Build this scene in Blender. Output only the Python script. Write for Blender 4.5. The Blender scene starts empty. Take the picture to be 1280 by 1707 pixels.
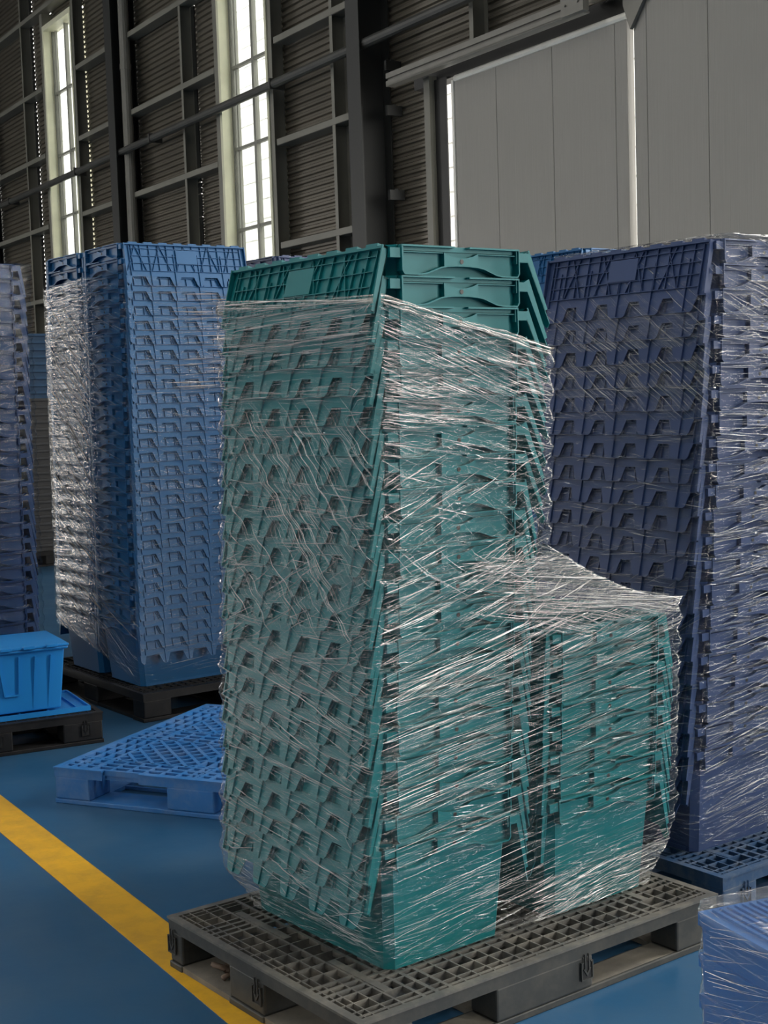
import bpy, math, random
import numpy as np
from mathutils import Matrix, Vector
C_ = bpy.context.scene.collection
SC = bpy.context.scene
R_ = math.radians

# ------------------------------------------------------------------ camera
cam_d = bpy.data.cameras.new('camera'); cam = bpy.data.objects.new('camera', cam_d); C_.objects.link(cam)
cam_d.sensor_fit = 'HORIZONTAL'; cam_d.sensor_width = 36.0; cam_d.lens = 2341.3/1280*36
cam_d.clip_start = .05; cam_d.clip_end = 300
pitch, roll = -.08267, -.03246
fw = Vector((0, math.cos(pitch), math.sin(pitch))); rt = Vector((1, 0, 0)); up = Vector((0, -math.sin(pitch), math.cos(pitch)))
r2 = math.cos(roll)*rt + math.sin(roll)*up; u2 = -math.sin(roll)*rt + math.cos(roll)*up
cam.matrix_world = Matrix(((r2.x, u2.x, -fw.x, 0), (r2.y, u2.y, -fw.y, 0), (r2.z, u2.z, -fw.z, 1.5), (0, 0, 0, 1)))
SC.camera = cam

# ------------------------------------------------------------------ world, light, exposure
SC.view_settings.view_transform = 'Standard'; SC.view_settings.look = 'None'
SC.view_settings.gamma = 1; SC.view_settings.use_curve_mapping = False
SC.view_settings.exposure = 0.42
SC.cycles.transparent_max_bounces = 24
SC.cycles.max_bounces = 8
SC.cycles.sample_clamp_indirect = 4.0
w = bpy.data.worlds.new('sky'); SC.world = w; w.use_nodes = True
bg = w.node_tree.nodes['Background']; bg.inputs[0].default_value = (1.0, .98, .93, 1); bg.inputs[1].default_value = 3.6

YB = 58.41                                     # hall axis
bL = Vector((-math.cos(R_(YB)), math.sin(R_(YB)), 0)); bN = Vector((math.sin(R_(YB)), math.cos(R_(YB)), 0))
def W(s, d, z): return s*bL + d*bN + Vector((0, 0, z))
HROT = math.atan2(-bL.y, -bL.x)
def daylight(name, s, d, z, w_, h_, L, nrm, col=(1, .97, .92), spread=180):
    l = bpy.data.lights.new(name, 'AREA'); l.shape = 'RECTANGLE'; l.size = w_; l.size_y = h_
    l.energy = L*math.pi*w_*h_; l.color = col; l.spread = R_(spread)
    o = bpy.data.objects.new(name, l); C_.objects.link(o); o.location = W(s, d, z)
    o.rotation_euler = nrm.to_track_quat('-Z', 'Y').to_euler()
    return o
# lamps at unseen rooflights and windows; sliding door and gate added for their light
for s_ in (-12, -5.2, 1.6, 8.4, 15.2, 22.0):
    daylight('rooflight_daylight', s_, -3.0, 9.3, 1.1, 13.0, .42, Vector((0, 0, -1)), (1, .98, .95))
for s_ in (-11.6, -4.8, 2.0):
    daylight('window_daylight', s_, 7.75, 4.4, 1.1, 6.2, 20.5, -bN, (1, .955, .89))
for s_ in (1.4, 8.2, 15.0, 21.8, 28.6):
    daylight('window_daylight', s_, -15.7, 4.4, 2.0, 6.2, .9, bN, (.97, .98, 1))
daylight('added_door_daylight', -8.4, 7.7, 2.3, 2.6, 4.2, 11.0, -bN, (1, .955, .89))  # door out of view, added for warm light on the right faces
daylight('added_gate_daylight', 37.7, -12.6, 2.6, 6.0, 4.8, 7.8, -bL, (1, .98, .94))  # gate out of view, added to be reflected in the film

# ------------------------------------------------------------------ helpers
class MB:
    def __init__(self): self.v = []; self.f = []
    def add(self, vs, fs):
        n = len(self.v); self.v += [tuple(p) for p in vs]; self.f += [tuple(i+n for i in q) for q in fs]; return self
    def box(self, x0, x1, y0, y1, z0, z1):
        return self.add([(x0,y0,z0),(x1,y0,z0),(x1,y1,z0),(x0,y1,z0),(x0,y0,z1),(x1,y0,z1),(x1,y1,z1),(x0,y1,z1)],
            [(0,3,2,1),(4,5,6,7),(0,1,5,4),(1,2,6,5),(2,3,7,6),(3,0,4,7)])
    def hexa(self, b, t):      # 4 bottom points, 4 top points (ccw)
        return self.add(list(b)+list(t), [(0,3,2,1),(4,5,6,7),(0,1,5,4),(1,2,6,5),(2,3,7,6),(3,0,4,7)])
    def prism(self, poly, f):  # poly 2d ccw, f(p, k) -> 3d point, k = 0/1
        n = len(poly)
        return self.add([f(p, 0) for p in poly]+[f(p, 1) for p in poly],
            [tuple(range(n-1, -1, -1)), tuple(range(n, 2*n))]+[(i, (i+1) % n, n+(i+1) % n, n+i) for i in range(n)])
    def bar(self, p, q, w, h, up=(0, 0, 1)):   # bar with rectangular section between two points
        p = Vector(p); q = Vector(q); d = (q-p).normalized(); u = Vector(up); s = d.cross(u).normalized(); u = s.cross(d)
        a = s*w/2; b = u*h/2
        return self.hexa([p-a-b, p+a-b, q+a-b, q-a-b], [p-a+b, p+a+b, q+a+b, q-a+b])
    def tube(self, pts, r, n=8, cap=True):
        pts = [Vector(p) for p in pts]; rings = []
        for i, p in enumerate(pts):
            d = (pts[min(i+1, len(pts)-1)]-pts[max(i-1, 0)]).normalized()
            a = d.orthogonal().normalized() if i == 0 else (a-d*a.dot(d)).normalized()
            b = d.cross(a); rr = r[i] if hasattr(r, '__len__') else r
            rings.append([p+(a*math.cos(t)+b*math.sin(t))*rr for t in [2*math.pi*k/n for k in range(n)]])
        vs = [p for rg in rings for p in rg]; fs = []
        for i in range(len(pts)-1):
            for k in range(n): fs.append((i*n+k, i*n+(k+1) % n, (i+1)*n+(k+1) % n, (i+1)*n+k))
        if cap: fs += [tuple(range(n-1, -1, -1)), tuple((len(pts)-1)*n+k for k in range(n))]
        return self.add(vs, fs)
    def mesh(self, name, mat, smooth=False, bevel=0):
        m = bpy.data.meshes.new(name); m.from_pydata(self.v, [], self.f); m.update()
        if mat: m.materials.append(mat)
        if smooth: m.polygons.foreach_set('use_smooth', [True]*len(m.polygons))
        return m
    def obj(self, name, mat, parent=None, smooth=False, bevel=0):
        return link(name, self.mesh(name, mat, smooth), parent, bevel)
def link(name, data, parent=None, bevel=0):
    o = bpy.data.objects.new(name, data); C_.objects.link(o)
    if parent: o.parent = parent
    if bevel:
        b = o.modifiers.new('bevel', 'BEVEL'); b.width = bevel; b.segments = 2; b.limit_method = 'ANGLE'; b.angle_limit = R_(40)
    return o
def tag(o, label=None, cat=None, group=None, kind=None):
    if label: o['label'] = label
    if cat: o['category'] = cat
    if group: o['group'] = group
    if kind: o['kind'] = kind
    return o
def empty(name, loc=(0, 0, 0), rz=0, **k):
    o = bpy.data.objects.new(name, None); C_.objects.link(o); o.location = loc; o.rotation_euler = (0, 0, rz)
    o.empty_display_size = .1
    return tag(o, **k)
def A(deg): return Vector((math.cos(R_(deg)), math.sin(R_(deg)), 0))
ORD = ['topmost', 'second from the top', 'third from the top', 'fourth from the top', 'fifth from the top', 'sixth from the top',
    'seventh from the top', 'eighth from the top', 'ninth from the top', 'tenth from the top', 'eleventh from the top', 'twelfth from the top',
    'thirteenth from the top', 'fourteenth from the top', 'fifteenth from the top', 'sixteenth from the top', 'seventeenth from the top',
    'eighteenth from the top', 'nineteenth from the top', 'twentieth from the top', 'twenty-first from the top', 'twenty-second from the top',
    'twenty-third from the top', 'twenty-fourth from the top', 'twenty-fifth from the top', 'twenty-sixth from the top', 'twenty-seventh from the top']
def order(k, n): return 'lowest one' if k == n-1 else ORD[k]

# ------------------------------------------------------------------ materials
def mat(name, col, rough=.5, metal=0, var=.15, scale=6, bump=0, bscale=60, spec=.5, dust=None, dustamt=.0, stretch=(1, 1, 1)):
    m = bpy.data.materials.new(name); m.use_nodes = True; nt = m.node_tree; N = nt.nodes; b = N['Principled BSDF']
    b.inputs['Roughness'].default_value = rough; b.inputs['Metallic'].default_value = metal
    b.inputs['Specular IOR Level'].default_value = spec
    tc = N.new('ShaderNodeTexCoord'); mp = N.new('ShaderNodeMapping'); mp.inputs['Scale'].default_value = stretch
    nt.links.new(tc.outputs['Object'], mp.inputs['Vector'])
    nz = N.new('ShaderNodeTexNoise'); nz.inputs['Scale'].default_value = scale; nz.inputs['Detail'].default_value = 5
    nt.links.new(mp.outputs[0], nz.inputs['Vector'])
    rp = N.new('ShaderNodeValToRGB'); e = rp.color_ramp.elements
    e[0].position = .3; e[1].position = .7
    e[0].color = (*[c*(1-var) for c in col], 1); e[1].color = (*[min(1, c*(1+var)) for c in col], 1)
    nt.links.new(nz.outputs['Fac'], rp.inputs[0]); out = rp.outputs[0]
    if dust:
        n2 = N.new('ShaderNodeTexNoise'); n2.inputs['Scale'].default_value = scale*2.3; n2.inputs['Detail'].default_value = 8; n2.inputs['Roughness'].default_value = .7
        nt.links.new(mp.outputs[0], n2.inputs['Vector'])
        mr = N.new('ShaderNodeMapRange'); mr.inputs[1].default_value = .42; mr.inputs[2].default_value = .75; mr.inputs[4].default_value = dustamt
        nt.links.new(n2.outputs['Fac'], mr.inputs[0])
        mx = N.new('ShaderNodeMix'); mx.data_type = 'RGBA'; nt.links.new(mr.outputs[0], mx.inputs[0]); nt.links.new(out, mx.inputs[6])
        mx.inputs[7].default_value = (*dust, 1); out = mx.outputs[2]
    nt.links.new(out, b.inputs['Base Color'])
    if bump:
        n3 = N.new('ShaderNodeTexNoise'); n3.inputs['Scale'].default_value = bscale; n3.inputs['Detail'].default_value = 3
        nt.links.new(mp.outputs[0], n3.inputs['Vector'])
        bp = N.new('ShaderNodeBump'); bp.inputs['Strength'].default_value = bump; bp.inputs['Distance'].default_value = .01
        nt.links.new(n3.outputs['Fac'], bp.inputs['Height']); nt.links.new(bp.outputs[0], b.inputs['Normal'])
    return m
M = {}
M['teal'] = mat('teal_plastic', (.003, .150, .165), .42, var=.08, scale=3, spec=.32)
M['navy_blue'] = mat('navy_blue_plastic', (.006, .050, .17), .45, var=.08, scale=3, spec=.3)
M['blue'] = mat('blue_plastic', (.010, .098, .25), .45, var=.08, scale=3, spec=.32)
M['indigo'] = mat('indigo_plastic', (.030, .056, .145), .45, var=.08, scale=3, spec=.32)
M['bright_blue'] = mat('bright_blue_plastic', (.012, .20, .55), .4, var=.06, scale=3)
M['pallet_blue'] = mat('pallet_blue', (.02, .15, .42), .5, var=.12, scale=5, dust=(.25, .30, .36), dustamt=.35)
M['pallet_grey_shaded'] = mat('pallet_grey_shaded', (.040, .043, .042), .5, var=.12, scale=5, spec=.35, dust=(.16, .145, .115), dustamt=.3)  # colour darkened to hold the deeper shade on the pallet sides
M['deck_grey'] = mat('pallet_deck_grey', (.085, .085, .08), .45, var=.12, scale=5, dust=(.34, .31, .25), dustamt=.5)
M['pallet_dust'] = mat('pallet_dust', (.17, .155, .125), .8, var=.2, scale=9, dust=(.09, .085, .08), dustamt=.7)
M['pallet_black'] = mat('pallet_black', (.010, .010, .011), .5, var=.15, spec=.3, dust=(.05, .045, .04), dustamt=.3)
M['pallet_navy'] = mat('pallet_navy', (.016, .055, .13), .5, var=.15, dust=(.25, .25, .22), dustamt=.4)
M['dark'] = mat('dark_grey_plastic', (.05, .052, .056), .5)
M['tray_navy'] = mat('navy_plastic', (.015, .075, .17), .5)
M['steel'] = mat('painted_steel', (.19, .185, .155), .45, var=.12, scale=2, dust=(.2, .19, .16), dustamt=.25)
M['column'] = mat('column_steel', (.018, .019, .018), .5, var=.12, scale=2)
M['black_steel_and_shade'] = mat('black_steel_and_shade', (.012, .012, .012), .5)
M['clad'] = mat('cladding_sheet', (.135, .12, .095), .34, metal=.35, var=.15, scale=1.2, stretch=(.4, 1, 3))
M['pipe'] = mat('grey_pipe', (.21, .20, .175), .45, var=.08)
M['dark_pipe'] = mat('dark_pipe', (.06, .06, .055), .4)
M['frame'] = mat('window_frame', (.74, .73, .54), .5, var=.05)
M['mullion'] = mat('mullion', (.22, .22, .19), .45, var=.05)
M['door'] = mat('door_skin', (.29, .28, .255), .42, var=.05, scale=3, bump=.35, bscale=4, stretch=(40, 40, .25), dust=(.25, .24, .22), dustamt=.3)
M['trim'] = mat('pale_lit_trim', (.85, .83, .76), .4, var=.05)  # near-white so the door's top rail carries leaking daylight in its colour
M['facade'] = mat('far_facade', (.82, .82, .80), .7, var=.03)
M['apron'] = mat('yard_concrete', (.55, .53, .5), .9, var=.1)
M['roof'] = mat('roof_sheet', (.10, .10, .10), .6)
M['wallsheet'] = mat('wall_sheet', (.16, .155, .14), .6)
M['yellow'] = mat('yellow_paint', (.68, .37, .012), .5, var=.10, scale=4, dust=(.32, .19, .03), dustamt=.6)
M['scrap'] = mat('brown_scrap', (.16, .11, .08), .8, var=.3, scale=30)

def floor_mat():
    m = mat('blue_epoxy_floor', (.021, .088, .185), .30, var=.16, scale=.9, bump=.05, bscale=14, dust=(.075, .135, .20), dustamt=.55)
    nt = m.node_tree; N = nt.nodes; b = N['Principled BSDF']
    n = N.new('ShaderNodeTexNoise'); n.inputs['Scale'].default_value = 3; n.inputs['Detail'].default_value = 6
    tc = N.new('ShaderNodeTexCoord'); nt.links.new(tc.outputs['Object'], n.inputs['Vector'])
    mr = N.new('ShaderNodeMapRange'); mr.inputs[3].default_value = .22; mr.inputs[4].default_value = .42
    nt.links.new(n.outputs['Fac'], mr.inputs[0]); nt.links.new(mr.outputs[0], b.inputs['Roughness'])
    return m
M['floor'] = floor_mat()

def schlick(nt, f0):
    # Fresnel curve of a thin sheet, the same from both faces
    N = nt.nodes; lw = N.new('ShaderNodeLayerWeight'); lw.inputs[0].default_value = .5
    p = N.new('ShaderNodeMath'); p.operation = 'POWER'; p.inputs[1].default_value = 5.0; nt.links.new(lw.outputs['Facing'], p.inputs[0])
    q = N.new('ShaderNodeMath'); q.operation = 'MULTIPLY_ADD'; q.inputs[1].default_value = 1-f0; q.inputs[2].default_value = f0; nt.links.new(p.outputs[0], q.inputs[0])
    return q.outputs[0]
def glass_mat():
    m = bpy.data.materials.new('window_glass'); m.use_nodes = True; nt = m.node_tree; N = nt.nodes; N.remove(N['Principled BSDF'])
    t = N.new('ShaderNodeBsdfTransparent'); t.inputs[0].default_value = (.93, .95, .94, 1)
    g = N.new('ShaderNodeBsdfGlossy'); g.inputs['Roughness'].default_value = .05
    mx = N.new('ShaderNodeMixShader'); nt.links.new(schlick(nt, .06), mx.inputs[0]); nt.links.new(t.outputs[0], mx.inputs[1]); nt.links.new(g.outputs[0], mx.inputs[2])
    nt.links.new(mx.outputs[0], N['Material Output'].inputs[0]); return m
M['glass'] = glass_mat()

def film_mat(name, haze=.006, tint=(.98, .985, .98), angle=0, gl=-.012, crease=.12, bump=1.0, cg=.42):
    """stretch film: clear, glossy, pulled into fine horizontal streaks; gathered streaks are milkier"""
    m = bpy.data.materials.new(name); m.use_nodes = True; nt = m.node_tree; N = nt.nodes; N.remove(N['Principled BSDF'])
    L = nt.links.new
    uv = N.new('ShaderNodeUVMap')
    def noise(sx, sy, rot, detail=3, rough=.6, dist=0):
        mp = N.new('ShaderNodeMapping'); mp.inputs['Scale'].default_value = (1, 1, 1); mp.inputs['Rotation'].default_value = (0, 0, rot)
        L(uv.outputs[0], mp.inputs[0])
        m2 = N.new('ShaderNodeMapping'); m2.inputs['Scale'].default_value = (sx, sy, 1); L(mp.outputs[0], m2.inputs[0])
        n = N.new('ShaderNodeTexNoise'); n.inputs['Scale'].default_value = 1; n.inputs['Detail'].default_value = detail
        n.inputs['Roughness'].default_value = rough; n.inputs['Distortion'].default_value = dist
        L(m2.outputs[0], n.inputs['Vector']); return n.outputs['Fac']
    def math_(op, a, b):
        x = N.new('ShaderNodeMath'); x.operation = op
        for i, q in enumerate((a, b)):
            if isinstance(q, (int, float)): x.inputs[i].default_value = q
            else: L(q, x.inputs[i])
        return x.outputs[0]
    def ramp(f, a, b, lo=0, hi=1):
        x = N.new('ShaderNodeMapRange'); x.inputs[1].default_value = a; x.inputs[2].default_value = b
        x.inputs[3].default_value = lo; x.inputs[4].default_value = hi; L(f, x.inputs[0]); return x.outputs[0]
    s1 = noise(5, 190, R_(angle), 4); s2 = noise(9, 120, R_(angle+9), 3); s3 = noise(9, 110, R_(angle-12), 3)
    patch = noise(5, 7, 0, 3)
    dent = noise(26, 60, R_(angle), 2)
    c = math_('MULTIPLY', math_('MAXIMUM', ramp(s1, .57, .70), math_('MAXIMUM', ramp(s2, .60, .72), ramp(s3, .62, .74))), ramp(patch, .38, .60, .14, 1))
    h = math_('ADD', math_('MULTIPLY', c, 1.1), math_('ADD', math_('MULTIPLY', s1, .22), math_('MULTIPLY', dent, .55)))
    bp = N.new('ShaderNodeBump'); bp.inputs['Strength'].default_value = bump; bp.inputs['Distance'].default_value = .0045; L(h, bp.inputs['Height'])
    tr = N.new('ShaderNodeBsdfTransparent'); tr.inputs[0].default_value = (*tint, 1)
    g = N.new('ShaderNodeBsdfGlossy'); g.inputs['Roughness'].default_value = .09; L(bp.outputs[0], g.inputs['Normal'])
    df = N.new('ShaderNodeBsdfDiffuse'); df.inputs[0].default_value = (.85, .85, .82, 1)
    tl = N.new('ShaderNodeBsdfTranslucent'); tl.inputs[0].default_value = (.85, .85, .82, 1)
    md = N.new('ShaderNodeMixShader'); md.inputs[0].default_value = .55; L(df.outputs[0], md.inputs[1]); L(tl.outputs[0], md.inputs[2])
    gf = math_('MINIMUM', math_('ADD', schlick(nt, .03), math_('ADD', math_('MULTIPLY', c, cg), gl)), .8)
    m1 = N.new('ShaderNodeMixShader'); L(gf, m1.inputs[0]); L(tr.outputs[0], m1.inputs[1]); L(g.outputs[0], m1.inputs[2])
    m2 = N.new('ShaderNodeMixShader'); L(math_('ADD', math_('MULTIPLY', c, crease), haze), m2.inputs[0]); L(m1.outputs[0], m2.inputs[1]); L(md.outputs[0], m2.inputs[2])
    L(m2.outputs[0], N['Material Output'].inputs[0]); return m
M['film'] = film_mat('stretch_film')
M['film_hazy'] = film_mat('stretch_film_milky', haze=.07, crease=.25, cg=.4, bump=.7)
M['film_clean'] = film_mat('stretch_film_single_layer', haze=.0, crease=.03, cg=.06, bump=.35)
def crease_mat(name, col=(.92, .92, .9), op=.97):
    m = bpy.data.materials.new(name); m.use_nodes = True; nt = m.node_tree; N = nt.nodes; N.remove(N['Principled BSDF']); L = nt.links.new
    tr = N.new('ShaderNodeBsdfTransparent'); g = N.new('ShaderNodeBsdfGlossy'); g.inputs['Roughness'].default_value = .18
    d = N.new('ShaderNodeBsdfDiffuse'); d.inputs[0].default_value = (*col, 1); t = N.new('ShaderNodeBsdfTranslucent'); t.inputs[0].default_value = (*col, 1)
    a = N.new('ShaderNodeMixShader'); a.inputs[0].default_value = .5; L(d.outputs[0], a.inputs[1]); L(t.outputs[0], a.inputs[2])
    b = N.new('ShaderNodeMixShader'); b.inputs[0].default_value = .68; L(a.outputs[0], b.inputs[1]); L(g.outputs[0], b.inputs[2])
    c = N.new('ShaderNodeMixShader'); 
    ge = N.new('ShaderNodeNewGeometry'); pw = N.new('ShaderNodeMath'); pw.operation = 'POWER'; pw.inputs[1].default_value = 2.1; L(ge.outputs['Random Per Island'], pw.inputs[0])
    ma = N.new('ShaderNodeMath'); ma.operation = 'MULTIPLY_ADD'; ma.inputs[1].default_value = op; ma.inputs[2].default_value = .03; L(pw.outputs[0], ma.inputs[0])
    L(ma.outputs[0], c.inputs[0]); L(tr.outputs[0], c.inputs[1]); L(b.outputs[0], c.inputs[2])
    L(c.outputs[0], N['Material Output'].inputs[0]); return m
M['crease'] = crease_mat('film_crease')  # white strand colour carries the film's streak highlights
M['roll'] = crease_mat('film_roll', (.80, .72, .58), .6)

# ================================================================== THE HALL
def sroot(name): return tag(empty(name, (0, 0, 0), HROT), kind='structure')
def smb(m, name, mt, parent=None, bevel=0):
    o = m.obj(name, mt, parent, bevel=bevel)
    if parent is None: o.rotation_euler = (0, 0, HROT); tag(o, kind='structure')
    return o
# local hall frame: x = -s, y = d, z
fl = smb(MB().box(-40, 24, -16, 8.3, -.2, 0), 'floor', M['floor'])
# yellow line parallel to the wall (own layer of paint, 1.5 mm thick)
yl = MB(); d0 = Vector((-1.5296, 5.3624, 0)); 
sL = d0.dot(bL); dL = d0.dot(bN)
yl.box(-sL-3.2, -sL+9, dL-.142+.0, dL, 0, .0015)
smb(yl, 'yellow_line', M['yellow'], fl)
smb(MB().box(-40, 24, 8.3, 30, -.25, -.02), 'ground', M['apron'])
# roof with open rooflights
cm = MB(); xs = [-40]
for s_ in (22.0, 15.2, 8.4, 1.6, -5.2, -12): xs += [-s_-.55, -s_+.55]
xs.append(24)
for i in range(0, len(xs), 2): cm.box(xs[i], xs[i+1], -16, 8.3, 9.5, 9.6)
for i in range(1, len(xs)-1, 2): cm.box(xs[i], xs[i+1], 3.5, 8.3, 9.5, 9.6).box(xs[i], xs[i+1], -16, -9.5, 9.5, 9.6)
smb(cm, 'ceiling', M['roof'])
wf = MB().box(-40, 24, -16.2, -16, 0, 1.3).box(-40, 24, -16.2, -16, 7.5, 9.5); xa = -40
for s_ in (28.6, 21.8, 15.0, 8.2, 1.4): wf.box(xa, -s_-1.0, -16.2, -16, 1.3, 7.5); xa = -s_+1.0
wf.box(xa, 24, -16.2, -16, 1.3, 7.5)
smb(wf, 'wall_front', M['wallsheet'])
smb(MB().box(-38.2, -38, -9.6, 8.3, 0, 9.5).box(-38.2, -38, -15.6, -9.6, 5.0, 9.5).box(-38.2, -38, -16, -15.6, 0, 9.5), 'wall_left', M['wallsheet'])  # wall gap for the added gate light
smb(MB().box(24, 24.2, -16, 8.3, 0, 9.5), 'wall_right', M['wallsheet'])
# building across the yard, seen white through the windows
ex = MB().box(-60, -4, 17, 17.3, 0, 14)
ex_o = smb(ex, 'exterior_wall', M['facade'])
for k in range(28):
    smb(MB().box(-60, -4, 16.955, 17.0, .2+k*.5, .2+k*.5+.455), 'siding_board', M['facade'], ex_o)

wb = sroot('wall_back')
PITCH = .076
def clad(s0, s1, z0, z1):
    """horizontal corrugated sheet, trapezoid waves, inner crest at d = 7.985"""
    m = MB(); z = z0; prof = []
    while z < z1:
        prof += [(8.012, z), (8.012, z+.024), (7.987, z+.036), (7.987, z+.062)]; z += PITCH
    prof = [p for p in prof if p[1] <= z1]+[(8.012, z1)]
    n = len(prof)
    vs = [(-s1, d, q) for d, q in prof]+[(-s0, d, q) for d, q in prof]
    m.add(vs, [(i, n+i, n+i+1, i+1) for i in range(n-1)])
    smb(m, 'cladding_sheet', M['clad'], wb)
def strip(s, z0, z1):   # closure comb between two sheets: daylight shows through its gaps
    m = MB(); z = z0
    rnd = random.Random(int(s*100))
    while z < z1:
        o = PITCH-(rnd.choice((.006, .010, .016)) if rnd.random() < .22 else -.001)
        m.box(-s-.02, -s+.075, 7.968, 7.984, z, z+o); z += PITCH
    smb(m, 'closure_strip', M['column'], wb)
ZT = 8.9
cols_s = [12.68, 19.48, 26.28, 5.9]
# bays: sheet edges
for a, b in ((12.70, 13.40), (13.428, 14.965), (16.3, 17.38), (17.408, 19.5), (19.528, 21.49), (23.0, 23.95), (23.978, 26.3), (26.328, 33), (33.02, 40)):
    clad(a, b, 0, ZT+.6)
clad(5.0, 12.672, 4.62, ZT+.6); clad(11.93, 12.66, 0, 4.62); [clad(a, b, 0, ZT+.6) for a, b in ((-24, -12.25), (-10.95, -9.7), (-7.1, -5.45), (-4.15, 1.35), (2.65, 4.98))]; clad(-9.7, -7.1, 4.5, ZT+.6)  # includes the gap for the added sliding door light
for s_ in (-11.6, -4.8, 2.0): clad(s_-.65, s_+.65, 0, 1.2); clad(s_-.65, s_+.65, 7.7, ZT+.6)
for s_ in (13.414, 17.394, 19.514, 23.964, 26.314, 12.686): strip(s_, 0, ZT+.6)
for s0, s1 in ((14.86, 16.3), (21.42, 23.0)): clad(s0, s1, 7.72, ZT+.6); clad(s0, s1, 0, 1.2)
# columns (H section) each its own part
for s_ in cols_s:
    m = MB().box(-s_-.13, -s_+.13, 7.60, 7.616, 0, 9.5).box(-s_-.006, -s_+.006, 7.616, 7.95, 0, 9.5).box(-s_-.13, -s_+.13, 7.95, 7.966, 0, 9.5)
    smb(m, 'steel_column', M['column'], wb)
def girt(s0, s1, z):
    m = MB().box(-s1, -s0, 7.80, 7.985, z-.004, z).box(-s1, -s0, 7.80, 7.804, z-.07, z).box(-s1, -s0, 7.80, 7.83, z-.072, z-.068).box(-s1, -s0, 7.81, 7.985, z-.074, z-.07)
    smb(m, 'girt', M['steel'], wb)
for z in (1.0, 2.16, 3.33, 4.52, 5.68, 6.76, 8.02):
    for s0, s1 in ((12.82, 14.80), (16.42, 19.36), (19.62, 21.40), (23.04, 26.15)): girt(s0, s1, z)
girt(14.8, 16.42, 8.02); girt(21.4, 23.04, 8.02)
for z in (5.68, 6.76, 8.02): girt(6.1, 12.55, z)
def post(s, z0=0, z1=ZT, w_=.06):
    m = MB().box(-s-.004, -s+.004, 7.81, 7.98, z0, z1).box(-s-.004, -s+w_, 7.806, 7.812, z0, z1).box(-s-.004, -s+w_, 7.975, 7.981, z0, z1)
    smb(m, 'wall_post', M['steel'], wb)
for s_ in (13.50, 17.46, 24.05, 26.6): post(s_)
for s_ in (10.9, 9.0): post(s_, 4.7)
# windows
def window(i, s0, s1, zb, zt):
    rt = sroot('window_%d' % i)
    f = MB().box(-s1-.06, -s1, 7.79, 8.03, zb-.1, zt+.08).box(-s0, -s0+.05, 7.79, 8.03, zb-.1, zt+.08).box(-s1, -s0, 7.79, 8.03, zt, zt+.08).box(-s1, -s0, 7.79, 8.03, zb-.1, zb)
    smb(f, 'window_frame', M['frame'], rt)
    mid = (s0+s1)/2
    smb(MB().box(-mid-.03, -mid+.03, 7.93, 7.99, zb, zt), 'mullion', M['mullion'], rt)
    smb(MB().box(-s1, -s1+.035, 7.93, 7.99, zb, zt).box(-s1+.10, -s1+.125, 7.95, 7.99, zb, zt), 'side_rail', M['mullion'], rt)
    smb(MB().box(-s1-.075, -s1-.06, 7.80, 7.99, 0, zt+.3).box(-s1-.19, -s1-.06, 7.80, 7.808, 0, zt+.3), 'jamb_post', M['steel'], rt)
    smb(MB().box(-s0+.06, -s0+.075, 7.80, 7.99, 0, zt+.3).box(-s0+.06, -s0+.15, 7.80, 7.808, 0, zt+.3), 'jamb_post', M['steel'], rt)
    rows = []; z = zt
    while z > zb+.2:
        nz = max(zb, z-1.0); rows.append((nz, z)); z = nz
    for k, (a, b) in enumerate(rows):
        if k: smb(MB().box(-s1, -s0, 7.935, 7.985, b-.018, b+.018), 'muntin', M['mullion'], rt)
        for x0, x1 in ((-s1, -mid), (-mid, -s0)):
            smb(MB().box(x0+.01, x1-.01, 7.958, 7.962, a+.01, b-.01), 'pane', M['glass'], rt)
window(1, 15.0, 16.22, 1.3, 7.63); window(2, 21.56, 22.8, 1.3, 7.60)
for i_, s_ in enumerate((2.0, -4.8, -11.6)): window(3+i_, s_-.58, s_+.58, 1.3, 7.6)
# sliding door: two leaves of insulated panels, daylight through the joint and around the edge
def leaf(i, edges, z1, d0):
    rt = sroot('door_%d' % i)
    for a, b in zip(edges[:-1], edges[1:]):
        smb(MB().box(-a+.002, -b-.002, d0, d0+.075, .02, z1), 'panel', M['door'], rt, bevel=.004)
    return rt
dl = leaf(1, [11.02, 10.37, 9.57, 8.77, 8.625], 4.40, 7.70)
smb(MB().tube([(-11.02, 7.72, 4.43), (-8.62, 7.72, 4.43)], .035, 10), 'lit_top_rail', M['trim'], dl)  # pale bar; its colour stands for the bright rim light over the leaf
smb(MB().box(-11.06, -11.025, 7.69, 7.79, .02, 4.42), 'edge_channel', M['trim'], dl)
dr = leaf(2, [8.545, 8.40, 7.74, 6.94, 6.14, 5.34], 4.75, 7.70)
g = MB().prism([(-8.62, 4.62), (-8.62, 4.5), (-8.54, 4.30), (-8.28, 4.62)], lambda p, k: (p[0], 7.66+.03*k, p[1]))
smb(g, 'gusset_plate', M['pipe'], dr)
tr = MB().box(-11.9, -8.95, 7.50, 7.53, 4.59, 4.64).box(-11.9, -8.95, 7.50, 7.53, 4.52, 4.565).box(-11.9, -8.95, 7.525, 7.53, 4.55, 4.60).box(-11.9, -8.95, 7.53, 7.64, 4.62, 4.64).box(-11.9, -8.95, 7.50, 7.60, 4.515, 4.53)
smb(tr, 'door_track', M['pipe'], dl)
tb = MB().box(-9.12, -8.84, 7.44, 7.50, 4.50, 4.66).box(-9.12, -8.84, 7.44, 7.8, 4.655, 4.67)
for xx in (-9.06, -8.9): tb.tube([(xx, 7.435, 4.58), (xx, 7.425, 4.58)], .012, 6)
smb(tb, 'track_bracket', M['pipe'], dl)
smb(MB().box(-11.9, -5, 7.83, 7.98, 4.50, 4.66), 'door_lintel', M['black_steel_and_shade'], wb)
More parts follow.
